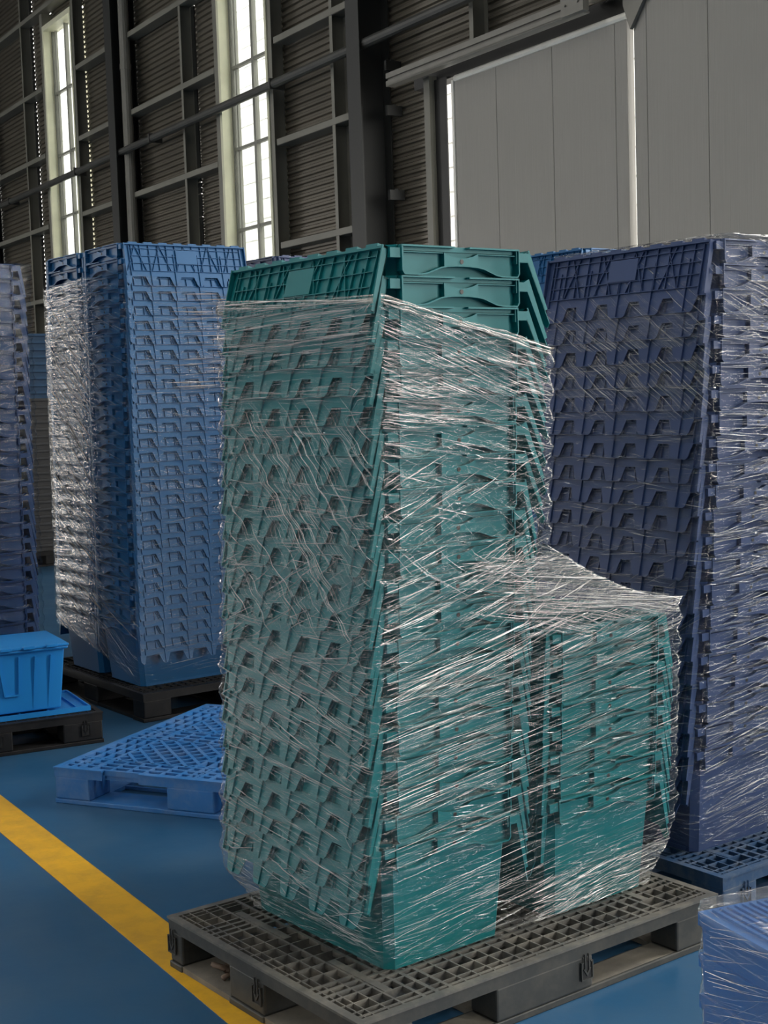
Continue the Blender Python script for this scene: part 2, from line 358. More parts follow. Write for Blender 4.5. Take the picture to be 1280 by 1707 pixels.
smb(MB().box(-11.5, -11.30, 7.80, 7.81, 0, 4.52), 'jamb_panel', M['black_steel_and_shade'], wb)
smb(MB().box(-11.60, -11.50, 7.74, 7.86, 0, 4.56), 'jamb_post', M['steel'], wb)
for z in (3.6, 4.9, 4.45): smb(MB().box(-12.5, -12.36, 7.86, 7.90, z, z+.012).box(-12.40, -12.36, 7.80, 7.98, z-.1, z), 'cleat', M['column'], wb)
# pipes
dp = smb(MB().tube([(-19.30, 7.78, .1), (-19.30, 7.78, 9.2)], .075, 14), 'downpipe', M['pipe'])
dp['kind'] = 'thing'; tag(dp, 'grey vertical downpipe beside the dark column between the two windows', 'pipe')
smb(MB().tube([(-19.30, 7.78, 6.25), (-19.30, 7.78, 6.33)], .083, 14), 'pipe_joint', M['pipe'], dp)
dp2 = smb(MB().tube([(-26.12, 7.78, .1), (-26.12, 7.78, 9.2)], .075, 14), 'downpipe', M['pipe'])
dp2['kind'] = 'thing'; tag(dp2, 'grey vertical downpipe at the far left, beyond the smaller window', 'pipe')
smb(MB().tube([(-26.12, 7.78, 6.25), (-26.12, 7.78, 6.33)], .083, 14), 'pipe_joint', M['pipe'], dp2)
hp = smb(MB().tube([(-34, 7.68, 5.10), (-5, 7.68, 5.10)], .052, 12), 'water_pipe', M['dark_pipe'])
hp['kind'] = 'thing'; tag(hp, 'long dark horizontal pipe crossing in front of both windows', 'pipe')
for s_ in (14.6, 18.2, 21.2, 24.6): smb(MB().box(-s_-.015, -s_+.015, 7.62, 7.82, 5.04, 5.16), 'pipe_clamp', M['dark_pipe'], hp)

# ================================================================== TOTE CRATES
CH, CP = .32, .0690            # crate height, nesting pitch
HY = .207                      # hinge line
LL = .325                      # half lid length
def body_mesh(m_):
    m = MB(); t = .0025
    bx, by, tx, ty = .29, .178, .318, .196
    z0, z1 = 0, CH
    def ring(x, y, z, c=.02): return [(-x+c, -y, z), (x-c, -y, z), (x, -y+c, z), (x, y-c, z), (x-c, y, z), (-x+c, y, z), (-x, y-c, z), (-x, -y+c, z)]
    o0, o1 = ring(bx, by, z0), ring(tx, ty, z1-.012)
    i0, i1 = ring(bx-t, by-t, z0+.004), ring(tx-t, ty-t, z1-.012)
    fl = ring(tx+.006, HY-.002, z1-.012); ft = ring(tx+.006, HY-.002, z1); fi = ring(tx-t, ty-t, z1)
    vs = o0+o1+i0+i1+fl+ft+fi; f = [tuple(range(7, -1, -1)), tuple(range(16, 24))]
    for k in range(8):
        j = (k+1) % 8
        f += [(k, j, 8+j, 8+k), (16+j, 16+k, 24+k, 24+j), (8+k, 8+j, 32+j, 32+k), (32+k, 32+j, 40+j, 40+k), (40+k, 40+j, 48+j, 48+k), (48+k, 48+j, 24+j, 24+k)]
    m.add(vs, f)
    # base foot ring, side ribs under the rim
    m.box(-bx+.03, bx-.03, -by-.0012, -by+.004, .0, .012).box(-bx+.03, bx-.03, by-.004, by+.0012, .0, .012)
    # hinge arms at the four corners of the rim
    for sx in (-1, 1):
        for sy in (-1, 1):
            x0, x1 = sorted((sx*.30, sx*.334)); y0, y1 = sorted((sy*.179, sy*.210))
            m.box(x0, x1, y0, y1, CH-.030, CH-.008)
            y0, y1 = sorted((sy*.172, sy*.180)); m.box(x0, x1, y0, y1, CH-.034, CH-.002)
    return m.mesh('tote_crate', m_)
def apron_mesh(m_):
    """short-end handle pan; origin at rim centre, faces +x"""
    m = MB(); H2 = .178; x0, x1 = .316, .338
    def zb(y):
        a = abs(y)
        if a > .125: return -.066
        if a > .045:
            t = (.125-a)/.08; return -.066+.020*(t*t*(3-2*t))
        return -.046-.002*(1-(a/.045)**2)*-1
    ys = [-.172, -.150, -.125, -.105, -.085, -.065, -.045, -.02, 0, .02, .045, .065, .085, .105, .125, .150, .172]
    prof = [(-H2, 0), (-H2, -.058)]+[(y, zb(y)) for y in ys]+[(H2, -.058), (H2, 0)]
    # notch at the top centre
    poly = prof+[(.022, 0), (.022, -.010), (-.022, -.010), (-.022, 0)]
    m.prism(poly[::-1], lambda p, k: (x0+.003*(1-k)-.0, p[0], p[1]) if k == 0 else (x0, p[0], p[1]))
    # raised lip along sides and bottom
    pr = prof
    for a, b in zip(pr[:-1], pr[1:]):
        m.bar(((x0+x1)/2, a[0], a[1]), ((x0+x1)/2, b[0], b[1]), .003, x1-x0, up=(1, 0, 0)) if abs(a[0]-b[0])+abs(a[1]-b[1]) > 1e-6 else None
    # top flange either side of the notch, and the inner ledge
    m.box(x0-.006, x1, -H2, -.022, -.004, 0).box(x0-.006, x1, .022, H2, -.004, 0)
    m.box(x0, x1-.007, -H2+.002, -.05, -.0165, -.0145).box(x0, x1-.007, .05, H2-.002, -.0165, -.0145)
    # centre block with concave top
    top = [(.052, -.014), (.036, -.021), (.018, -.025), (0, -.0265), (-.018, -.025), (-.036, -.021), (-.052, -.014)]
    bot = [(-.052, zb(.052)+.001), (-.02, -.046), (.02, -.046), (.052, zb(.052)+.001)]
    m.prism((top+bot), lambda p, k: (x1-.005 if k else x0, p[0], p[1]))
    # hole: a separate black disc stands for its shade
    return m.mesh('handle_apron', m_)
def hole_shade_mesh(m_):
    return MB().tube([(.3335, 0, -.034), (.3345, 0, -.034)], .0055, 10).mesh('pin_hole_shade', m_)  # black disc on the face, painted in place of the hole's shade
def lid_mesh(m_, wide=False):
    """half lid with interlocking fingers (narrow on one half, wide on the other); hinge at origin, hangs along -z, ribbed face towards +y"""
    m = MB(); n = 5; per = .197*2*LL; T = .205; B = .160
    pts = [(-LL, -.004), (LL, -.004)]
    C0 = .165 if not wide else .045
    tw = .060 if not wide else .090; bw = .028 if not wide else .062
    low = [(-LL, -B-.008), (-LL+(C0-.01)*2*LL, -B-.008)] if not wide else [(-LL, -B)]
    cs = [-LL+(C0+.197*k)*2*LL for k in range(n)]
    for k, c in enumerate(cs):
        if k == n-1 and not wide:
            low += [(c, -B-.003), (c+.012, -T+.006), (LL-.012, -T+.004), (LL, -T+.016)]
        else:
            e = min(LL-.004, c+tw); q = (tw-bw)/2
            low += [(c, -B), (c+q*.6, -B-.022), (c+q*.9, -T+.007), (c+q+.006, -T), (e-q-.006, -T), (e-q*.9, -T+.007), (e-q*.5, -B-.020), (e, -B)]
    if wide: low += [(LL, -B)]
    poly = low+pts[::-1]
    m.prism(poly, lambda p, k: (p[0], -.0022 if k else .0, p[1]))
    RB = .0065
    m.box(-LL, LL, 0, .012, -.010, -.004)
    for sx in (-1, 1):
        a, b = sorted((sx*LL, sx*(LL-.004))); zz = -B+.004
        m.hexa([(a, -.002, zz), (b, -.002, zz), (b, .008, zz), (a, .008, zz)], [(a, -.002, -.004), (b, -.002, -.004), (b, .016, -.004), (a, .016, -.004)])
        a, b = sorted((sx*(LL-.026), sx*(LL-.028))); m.box(a, b, 0, RB, -B+.002, -.012)
    for z in (-.026, -.062, -.098, -.134): m.box(-LL+.03, LL-.03, 0, RB, z-.0009, z+.0009)
    zl = -.134
    for k in range(13):
        x = -LL+.06+k*(2*LL-.10)/12
        if abs(x) < .06: m.box(x-.0009, x+.0009, 0, RB, -.026, -.010); m.box(x-.0009, x+.0009, 0, RB, zl, -.098)
        else: m.box(x-.0009, x+.0009, 0, RB, zl, -.010)
    for k, c in enumerate(cs):
        for (xa, xb) in ((c-.03, c+.020), (c+tw+.038, c+tw-.010)):
            ze = -.134
            if -LL+.02 < xa < LL-.02 and xb < LL-.01: m.bar((xa, RB/2, -.012), (xb, RB/2, ze), .0020, RB, up=(0, 1, 0))
        if k < n-1 or wide: m.box(c+tw/2-.0009, c+tw/2+.0009, 0, RB*.8, -T+.002, -.05)
    m.box(-.055, .055, .0, RB+.001, -.096, -.030)
    for k in range(8):
        x = -LL+.05+k*(2*LL-.1)/7; m.box(x-.022, x+.022, -.004, .010, -.006, .004)
    return m.mesh('lid', m_)
CRATE = {}
def crate_proto(key):
    if key not in CRATE:
        mt = M[key]; CRATE[key] = (body_mesh(mt), apron_mesh(mt), lid_mesh(mt), hole_shade_mesh(M['black_steel_and_shade']), lid_mesh(mt, True))
    return CRATE[key]
def crate(key, loc, yaw, thp, thn, label, group, name='tote_crate', lids=True, narrow=False):
    """thp / thn: splay (deg) of the lids at +y / -y; a thing with two lids and two handle aprons"""
    b, a, l, h, lw = crate_proto(key)
    o = link(name, b); o.location = loc; o.rotation_euler = (0, 0, R_(yaw)); tag(o, label, 'crate', group)
    for rz in (0, math.pi):
        q = link('handle_apron', a, o); q.location = (0, 0, CH); q.rotation_euler = (0, 0, rz)
        p = link('pin_hole_shade', h, q)
    if lids:
        q = link('lid', l, o); q.location = (0, HY, CH-.002); q.rotation_euler = (R_(thp), 0, 0)
        q = link('lid', l if narrow else lw, o); q.location = (0, -HY, CH-.002); q.rotation_euler = (R_(thn), 0, math.pi)
    return o
def stack(key, n, cx, cy, zb, yaw, lean, what, group, thp, thn, seed=1, jit=.0018, CP=CP, wide=False):
    rnd = random.Random(seed)
    for k in range(n):
        z = zb+k*CP; f = lambda t: t(k) if callable(t) else t
        crate(key, (cx+lean*(z-zb)+rnd.uniform(-jit, jit), cy+rnd.uniform(-jit, jit), z), yaw+rnd.uniform(-.25, .25),
              f(thp)+rnd.uniform(-.6, .6), f(thn)+rnd.uniform(-.6, .6), what % order(n-1-k, n), group, narrow=wide)

# ================================================================== PALLETS
def pallet(name, label, corner, yaw, Lx, Ly, Hh, m_deck, m_side, m_base, bx, by, lattice=False, clips=(), gap=None):
    """corner = near corner; blocks at the x ranges bx and y ranges by"""
    o = empty(name, (corner[0], corner[1], 0), R_(yaw), label=label, cat='pallet')
    Td = .030; zt = Hh; z0 = zt-Td
    d = MB()
    def rim(x0, x1, y0, y1, z0, z1): d.box(x0, x1, y0, y1, z0, z1)
    # rounded-corner rim plate
    bw = .022
    if gap:
        rim(0, gap[0], 0, bw, zt-.006, zt); rim(gap[1], Lx, 0, bw, zt-.006, zt)
    else: rim(0, Lx, 0, bw, zt-.006, zt)
    rim(0, Lx, Ly-bw, Ly, zt-.006, zt); rim(0, bw, bw, Ly-bw, zt-.006, zt); rim(Lx-bw, Lx, bw, Ly-bw, zt-.006, zt)
    sk = MB()
    if gap: sk.box(.003, gap[0], .003, .010, z0-.008, zt-.006).box(gap[1], Lx-.003, .003, .010, z0-.008, zt-.006).box(gap[0], gap[1], .022, .028, z0-.008, zt-.006)
    else: sk.box(.003, Lx-.003, .003, .010, z0-.008, zt-.006)
    sk.box(.003, .010, .01, Ly-.01, z0-.008, zt-.006).box(Lx-.010, Lx-.003, .01, Ly-.01, z0-.008, zt-.006).box(.003, Lx-.003, Ly-.010, Ly-.003, z0-.008, zt-.006)
    sk.obj('skirt', m_side, o)
    def lines(a0, a1, seq):
        out = []; a = a0; i = 0
        while a < a1:
            w_, g_ = seq[i % len(seq)]; out.append((a, w_)); a += g_; i += 1
        return out
    if not lattice:
        def mirror(L, first, mid):
            e = first[-1][0]+mid; n = max(1, round((L-2*e)/mid))
            return first+[(e+(L-2*e)*k/n, .004) for k in range(n+1)]+[(L-a, w_) for a, w_ in first]
        xl = mirror(Lx, [(.034, .0035), (.056, .0035), (.098, .0035), (.140, .006), (.200, .009), (.238, .011), (.278, .009)], .047)
        yl_ = mirror(Ly, [(.036, .0035), (.058, .0035), (.100, .0035), (.142, .006), (.168, .010), (.196, .010), (.224, .010)], .055)
        for x, w_ in xl: d.box(x-w_/2, x+w_/2, bw, Ly-bw, zt-(.034 if w_ < .006 else .016), zt-.0006)
        for y, w_ in yl_: d.box(bw, Lx-bw, y-w_/2, y+w_/2, zt-(.030 if w_ < .006 else .014), zt-.0003)
        d.box(.011, .016, bw, Ly-bw, zt-.02, zt-.001); d.box(bw, Lx-bw, .030, .034, zt-.02, zt-.001)
        # long moulded channels beside the blocks
        for y0, y1 in ((.10, .33), (.52, .76)):
            for x0 in (.145, Lx-.185): d.box(x0, x0+.022, y0, y1, zt-.03, zt+.0004); d.hexa([(x0+.022, y0, zt-.05), (x0+.045, y0, zt-.05), (x0+.045, y1, zt-.05), (x0+.022, y1, zt-.05)], [(x0+.02, y0, zt-.004), (x0+.025, y0, zt-.004), (x0+.025, y1, zt-.004), (x0+.02, y1, zt-.004)])
    else:
        # wide flat bands over the blocks, grid cells along the borders and diagonal lattice fields
        for a, b in ((bw, .16), (Lx/2-.07, Lx/2+.07), (Lx-.16, Lx-bw)):
            for k in range(4): x = a+(b-a)*k/3; d.box(x-.007, x+.007, bw, Ly-bw, zt-.02, zt-.0004)
        for a, b in ((bw, .15), (Ly/2-.07, Ly/2+.07), (Ly-.15, Ly-bw)):
            for k in range(4): y = a+(b-a)*k/3; d.box(bw, Lx-bw, y-.007, y+.007, zt-.02, zt-.0002)
        for a in (bw, Lx/2-.07, Lx-.16):
            y = bw
            while y < Ly-bw: d.box(a, a+.14, y, y+.012, zt-.016, zt-.0006); y += .072
        for b in (bw, Ly/2-.07, Ly-.15):
            x = bw
            while x < Lx-bw: d.box(x, x+.012, b, b+.13, zt-.016, zt-.0006); x += .072
        for fx0, fx1 in ((.16, Lx/2-.07), (Lx/2+.07, Lx-.16)):
            for fy0, fy1 in ((.15, Ly/2-.07), (Ly/2+.07, Ly-.15)):
                w_ = fx1-fx0; h_ = fy1-fy0
                for sg in (1, -1):
                    t = -h_
                    while t < w_:
                        pa = (t, 0) if t >= 0 else (0, -t); e = min(w_-pa[0], h_-pa[1]); t += .074
                        if e < .03: continue
                        p = (fx0+pa[0], fy0+pa[1]); q = (p[0]+e, p[1]+e)
                        if sg < 0: p = (fx0+fx1-p[0], p[1]); q = (fx0+fx1-q[0], q[1])
                        d.bar((p[0], p[1], zt-.009), (q[0], q[1], zt-.009), .013, .017-.0006*sg)
                c_ = ((fx0+fx1)/2, (fy0+fy1)/2)
    d.obj('deck', M['deck_grey'] if m_deck is M['pallet_grey_shaded'] else m_deck, o)
    for x0, x1 in bx:
        for y0, y1 in by:
            MB().box(x0, x1, y0, y1, .018, z0-.006).obj('block', m_side, o, bevel=.006)
    for y0, y1 in by: MB().box(0, Lx, y0, y1, 0, .018).obj('runner', m_side, o, bevel=.003)
    if m_base is not m_side:
        for y0, y1 in by:      # dusty walkways of the base frame between the blocks
            for (xa, xb), (xc, xd) in zip(bx[:-1], bx[1:]): MB().box(xb+.004, xc-.004, y0+.008, y1-.008, .018, .0188).obj('base_plate', m_base, o)
    for x0, x1 in bx: MB().box(x0, x1, .006, Ly-.006, .002, .0172).obj('cross_runner', m_base, o)
    if lattice:
        m = MB()
        for k in range(10): m.box(.05, Lx-.05, .14+k*(Ly-.28)/9, .152+k*(Ly-.28)/9, .004, .016)
        m.obj('base_grid', m_base, o)
    # clip windows carrying a down arrow
    for face, c in clips:
        m = MB(); h0, h1 = .045, Hh-.030
        f = (lambda u, z, k: (c+u, .0-.004*k+.001, z)) if face == 'x' else (lambda u, z, k: (.0-.004*k+.001, c-u, z))
        def rect(u0, u1, z0_, z1_):
            m.prism([(u0, z0_), (u1, z0_), (u1, z1_), (u0, z1_)], lambda p, k: f(p[0], p[1], k))
        rect(-.020, -.017, h0, h1-.02); rect(.017, .020, h0, h1-.02); rect(-.020, .020, h0-.003, h0); rect(-.020, -.012, h1-.022, h1-.019); rect(.012, .020, h1-.022, h1-.019)
        rect(-.008, -.005, h0+.022, h1); rect(.005, .008, h0+.022, h1)
        m.prism([(-.013, h0+.026), (0, h0+.006), (.013, h0+.026), (.008, h0+.027), (0, h0+.015), (-.008, h0+.027)], lambda p, k: f(p[0], p[1], k))
        m.obj('arrow_clip', m_deck, o)
        MB().prism([(-.017, h0), (.017, h0), (.017, h1-.02), (-.017, h1-.02)], lambda p, k: f(p[0], p[1], .3*k)).obj('clip_recess_shade', M['black_steel_and_shade'], o)  # thin black plate standing for shade inside the clip window
    return o

# ================================================================== STRETCH FILM
def film(name, label, O, ax, ay, lean, prof, ztop, zbot, ncol=(90, 90, 20, 90), nrow=300, r=.022, seed=1, cap=False, mt='film', fams=(), amp=.0016, roll_r=0, diag=()):
    """sheet of film wound round a load: rounded-rectangle section prof(z) -> x0,x1,y0,y1 in the load's own frame.
    ztop(side, t), zbot(side, t): edges of the sheet; sides 0 front(y0) 1 right(x1) 2 back(y1) 3 left(x0)"""
    rg = np.random.default_rng(seed)
    fx, fy, nx, ny, sd, tt = [], [], [], [], [], []
    dirs = [(0, -1), (1, 0), (0, 1), (-1, 0)]
    starts = [((0, 0), (1, 0)), ((1, 0), (1, 1)), ((1, 1), (0, 1)), ((0, 1), (0, 0))]
    for s in range(4):
        (ax0, ay0), (ax1, ay1) = starts[s]; n = ncol[s]
        for i in range(n+1):
            t = i/n; fx.append(ax0+(ax1-ax0)*t); fy.append(ay0+(ay1-ay0)*t); nx.append(dirs[s][0]); ny.append(dirs[s][1]); sd.append(s); tt.append(t)
        d0 = dirs[s]; d1 = dirs[(s+1) % 4]
        for k in (1, 2, 3):
            a = math.pi/2*k/4; fx.append(ax1); fy.append(ay1); nx.append(d0[0]*math.cos(a)+d1[0]*math.sin(a)); ny.append(d0[1]*math.cos(a)+d1[1]*math.sin(a)); sd.append(s); tt.append(1.0)
    fx, fy, nx, ny, tt = map(np.array, (fx, fy, nx, ny, tt)); K = len(fx)
    zt = np.array([ztop(s, t) for s, t in zip(sd, tt)]); zb = np.array([zbot(s, t) for s, t in zip(sd, tt)])
    v = np.linspace(0, 1, nrow+1)[:, None]
    Z = zb[None, :]+v*(zt-zb)[None, :]
    zz = np.linspace(Z.min(), Z.max(), 600); P = np.array([prof(q) for q in zz])
    x0, x1, y0, y1 = [np.interp(Z, zz, P[:, i]) for i in range(4)]
    X = x0+r+fx*(x1-x0-2*r)+r*nx; Y = y0+r+fy*(y1-y0-2*r)+r*ny
    Um = np.concatenate([[0], np.cumsum(np.hypot(np.diff(X[nrow//2]), np.diff(Y[nrow//2])))]); per = Um[-1]+.01
    U = np.repeat(Um[None, :], nrow+1, 0)
    D = np.zeros_like(X)
    for _ in range(46):
        a = rg.normal(0, .10); lam = rg.uniform(.008, .026); kv = 2*math.pi/lam
        env = .5+.5*np.sin(U*2*math.pi*round(rg.integers(1, 6))/per+rg.uniform(0, 6.3)+Z*rg.uniform(-9, 9))
        D += amp*.26*np.sin(kv*(Z+a*U)+rg.uniform(0, 6.3))*env*lam/.02
    for (side, ang, u_, w_, a_) in diag: pass
    X = X+D*nx; Y = Y+D*ny
    # folds creep along the wrapping direction as well
    Xw = O[0]+X*ax[0]+Y*ay[0]+lean*(Z-.138); Yw = O[1]+X*ax[1]+Y*ay[1]
    G = np.stack([Xw, Yw, Z], -1)
    verts = G.reshape(-1, 3)
    i, j = np.meshgrid(np.arange(nrow), np.arange(K), indexing='ij'); jn = (j+1) % K
    faces = np.stack([i*K+j, i*K+jn, (i+1)*K+jn, (i+1)*K+j], -1).reshape(-1, 4)
    uvU = np.stack([U[:-1, :], np.where(jn > 0, U[0][jn], per), np.where(jn > 0, U[0][jn], per), U[:-1, :]], -1).reshape(-1)
    uvV = np.stack([Z[i, j], Z[i, jn], Z[i+1, jn], Z[i+1, j]], -1).reshape(-1)
    extra_v = []; nv = len(verts)
    if cap:
        # sheet folded over the top of the load: rings shrinking to the middle, sagging slightly
        top = G[-1]; cen = top.mean(0); nr = 26; rings = []
        for q in range(1, nr+1):
            t = q/nr; ring = top+(cen-top)*t*.985; ring[:, 2] += -.006*math.sin(math.pi*t)+.0025*np.sin(Um*70+q*2.0)*(1-t)+.0015*np.sin(q*3.1+Um*23)
            rings.append(ring)
        extra_v = np.concatenate(rings); base = [np.arange(K)+nrow*K]+[nv+q*K+np.arange(K) for q in range(nr)]
        cf = []; cu = []; cv = []
        for q in range(nr):
            a, b = base[q], base[q+1]; jn1 = (np.arange(K)+1) % K
            cf.append(np.stack([a, a[jn1], b[jn1], b], -1))
            src = lambda ids: (np.concatenate([verts, extra_v]))[ids]
            for arr in ():
                pass
        cf = np.concatenate(cf); allv = np.concatenate([verts, extra_v]); faces = np.concatenate([faces, cf])
        loc = allv[cf.reshape(-1)]
        axn = np.array([ax[0], ax[1]]); ayn = np.array([ay[0], ay[1]])
        uvU = np.concatenate([uvU, loc[:, :2]@axn]); uvV = np.concatenate([uvV, loc[:, :2]@ayn]); verts = allv
    m = bpy.data.meshes.new(name)
    m.vertices.add(len(verts)); m.vertices.foreach_set('co', verts.reshape(-1))
    m.loops.add(faces.size); m.loops.foreach_set('vertex_index', faces.reshape(-1))
    m.polygons.add(len(faces)); m.polygons.foreach_set('loop_start', np.arange(len(faces))*4); m.polygons.foreach_set('loop_total', np.full(len(faces), 4))
    m.polygons.foreach_set('use_smooth', np.ones(len(faces), bool))
    uvl = m.uv_layers.new(name='UVMap'); uvl.data.foreach_set('uv', np.stack([uvU, uvV], -1).reshape(-1))
    m.update(calc_edges=True); m.validate(); m.materials.append(M[mt])
    o = link(name, m); tag(o, label, 'stretch wrap')
    # pulled folds of film, whitened and placed to stand for streak highlights
    side0 = {}
    for s in range(4): idx = [k for k in range(K) if sd[k] == s]; side0[s] = (min(idx), max(idx))
    nrm = np.stack([nx*ax[0]+ny*ay[0], nx*ax[1]+ny*ay[1]], -1)
    cv, cf = [], []
    def at(col, z):
        col = np.clip(col, 0, K-1.001); c0 = int(col); f = col-c0
        zc = zb[c0]+(zb[c0+1]-zb[c0])*f; ztc = zt[c0]+(zt[c0+1]-zt[c0])*f
        vr = (z-zc)/(ztc-zc)
        if vr < 0.002 or vr > .998: return None
        ri = vr*nrow; r0 = int(ri); g = ri-r0
        p = (G[r0, c0]*(1-f)+G[r0, c0+1]*f)*(1-g)+(G[r0+1, c0]*(1-f)+G[r0+1, c0+1]*f)*g
        return p, nrm[c0]
    for fam in fams:
        (side, za, zc_, slope, sdv, num, lmin, lmax, rmax, conv), ur = fam[:10], (fam[10] if len(fam) > 10 else (0, 1)); num = int(num*2.9); sdv *= .62; lmax *= 1.25
        a0, a1 = side0[side]; L_ = Um[a1]-Um[a0]
        for _ in range(num):
            u = rg.uniform(*ur)*L_; z = rg.uniform(za, zc_); ln = lmin+(lmax-lmin)*rg.power(.6)*1.0
            sl = slope+rg.normal(0, sdv)+(conv*(z-(za+zc_)/2)/(zc_-za) if conv else 0)
            cur = rg.normal(0, .014); rad = .00035+(rmax*.75-.00035)*rg.uniform(0, 1)**2.6; ns = max(3, int(ln/.022)); pts = []
            for q in range(ns+1):
                du = ln*(q/ns-.5); uu = u+du
                if uu < 0 or uu > L_: continue
                col = np.interp(Um[a0]+uu, Um, np.arange(K)); res = at(col, z+sl*du+cur*du*du+rg.normal(0, .00016))
                if res is None: continue
                p, nn = res; pts.append((p+np.array([nn[0], nn[1], 0])*.0012, nn, rad*math.sin(math.pi*(q+.35)/(ns+.7))))
            if len(pts) < 3: continue
            b = len(cv)
            for p, nn, rr in pts:
                cv.append(p+np.array([0, 0, rr])); cv.append(p-np.array([0, 0, rr])); cv.append(p+np.array([nn[0]*rr*1.1, nn[1]*rr*1.1, 0]))
            for q in range(len(pts)-1):
                for e in range(3): cf.append((b+q*3+e, b+q*3+(e+1) % 3, b+q*3+3+(e+1) % 3, b+q*3+3+e))
    if cv:
        mm = bpy.data.meshes.new('film_crease_glints'); mm.from_pydata([tuple(p) for p in cv], [], cf); mm.materials.append(M['crease'])
        mm.polygons.foreach_set('use_smooth', [True]*len(mm.polygons)); mm.update()
        c = link('film_crease_glints', mm, o); c['kind'] = 'stuff'
    if roll_r:
        # rolled, bunched upper hem: several twisted strands
        hm = MB()
        for q in range(7):
            ph = rg.uniform(0, 6.3); off = rg.uniform(-1, 1)*roll_r*1.2; pts = []
            for k in range(0, K, 2):
                p = G[-1, k]; n_ = nrm[k]; wv = roll_r*.5*math.sin(Um[k]*9+ph)
                pts.append((p[0]+n_[0]*(.002+abs(wv)*.5), p[1]+n_[1]*(.002+abs(wv)*.5), p[2]+off*.9+wv*.6-.004))
            hm.tube(pts, [roll_r*.28*(.8+.4*math.sin(k*.7+ph)) for k in range(len(pts))], 5)
        hm.obj('rolled_hem', M['roll'], o, smooth=True)
    return o
def scallop(z, z0, n, dip, pitch=CP, sharp=1.6):
    """film pulled over a ladder of edges: 0 on an edge, dips in between"""
    if z < z0 or z > z0+n*pitch: return 0
    t = ((z-z0)/pitch) % 1.0
    return dip*math.sin(math.pi*t)**sharp
def lerp(a, b, t): return a+(b-a)*max(0, min(1, t))

# ================================================================== 1. TEAL STACKS ON THE GREY PALLET
aR, aL = A(37.2), A(127.2)
Cn = Vector((-.0884, 2.9516, 0)); PH = .138
pallet('pallet', 'dark grey plastic grid pallet carrying the teal crates', Cn, 37.2, 1.196, .868, PH, M['pallet_grey_shaded'], M['pallet_grey_shaded'], M['pallet_dust'],
       ((.004, .15), (.40, .72), (1.034, 1.192)), ((.004, .10), (.40, .56), (.80, .864)), clips=(('x', .695), ('x', .03), ('y', .845), ('y', .425)))
c1 = Cn+.398*aR+.472*aL; c2 = Cn+.925*aR+.472*aL
LEAN = .039
stack('teal', 21, c1.x, c1.y, PH, -52.8, LEAN, 'teal lidded tote crate, %s in the tall teal stack', 'teal crates of the tall stack',
      lambda k: 11 if k < 9 else (15 if k < 13 else 25), 17, seed=3)
stack('teal', 8, c2.x, c2.y, PH, -52.8, LEAN, 'teal lidded tote crate, %s in the short teal stack', 'teal crates of the short stack', 12, 9, seed=4, CP=.062)
HT = PH+CH+20*CP
lz = PH+CH-.2                      # lower edge of the bottom lid
def prof_main(z):
    t = (z-PH)/.16; e = max(0, min(1, t)); e = e*e*(3-2*e)
    x0 = lerp(.205, .117, e)+scallop(z, lz-.002, 20, .011)
    y0 = lerp(.168, .124, max(0, min(1, (z-PH)/.24)))+scallop(z, PH+CH-.066, 21, .006, sharp=1)
    if z < .935: x1 = lerp(1.118, 1.186, e)-scallop(z, lz, 11, .012, .062)
    else:
        t = max(0, min(1, (z-.935)/.18)); x1 = lerp(1.186, .690, t**.6)-(scallop(z, lz, 20, .010) if t >= 1 else 0)
    return x0, x1, y0, lerp(.77, .81, e)
def zt_main(s, t):
    return {0: lerp(1.715, 1.60, t), 1: lerp(1.60, 1.64, t), 2: lerp(1.64, 1.73, t), 3: lerp(1.745, 1.715, t)}[s]
rq = random.Random(5)
film('stretch_wrap', 'clear stretch wrap wound around the teal crates on the grey pallet', Cn, aR, aL, LEAN, prof_main, zt_main,
     lambda s, t: PH+.003, (110, 90, 16, 90), 420, seed=11, roll_r=.010,
     fams=[(0, 1.48, 1.70, -.19, .03, 130, .15, .45, .0018, 0), (0, 1.36, 1.62, -.08, .06, 110, .08, .35, .0018, 0), (0, 1.42, 1.56, -.04, .04, 70, .08, .30, .0026, 0, (0, .45)), (0, 1.20, 1.45, -.12, .14, 45, .06, .28, .0016, 0), (0, 1.12, 1.36, .24, .08, 55, .08, .30, .0022, 0),
           (0, 1.05, 1.28, -.55, .05, 12, .20, .38, .0026, 0), (0, .80, 1.12, .20, .08, 170, .10, .45, .0022, -.15), (0, .55, .85, .13, .05, 105, .12, .55, .0020, 0), (0, .17, .58, .12, .05, 62, .10, .45, .0016, 0),
           (0, .90, 1.10, -.10, .12, 170, .10, .40, .0024, .3, (.5, 1)), (0, .142, .26, .12, .18, 130, .03, .16, .0034, 0, (.5, 1)), (0, .15, .30, .10, .2, 60, .03, .18, .0012, 0),
           (1, .9, 1.12, 0, .1, 120, .1, .4, .0016, 0), (1, .15, 1.5, 0, .1, 80, .1, .3, .0014, 0),
           (3, 1.60, 1.74, .02, .03, 170, .04, .25, .0014, 0), (3, 1.40, 1.66, 0, .05, 110, .03, .20, .0012, 0), (3, .95, 1.45, -.95, .2, 110, .04, .20, .0018, 0), (3, 1.0, 1.4, -1.0, .05, 22, .15, .30, .0026, 0, (.35, .75)), (3, .85, 1.1, .45, .2, 70, .06, .28, .0018, 0), (3, .75, 1.30, 0, .15, 120, .03, .25, .0014, 0),
           (3, .62, .9, -.25, .08, 60, .15, .45, .0020, 0), (3, .20, .80, -.14, .08, 115, .05, .35, .0016, 0), (3, .15, .4, .1, .5, 80, .02, .12, .0014, 0), (3, .3, 1.7, .3, .8, 120, .015, .07, .0016, 0, (.86, 1)), (3, .3, 1.7, .3, .6, 90, .02, .10, .0016, 0, (0, .15))])

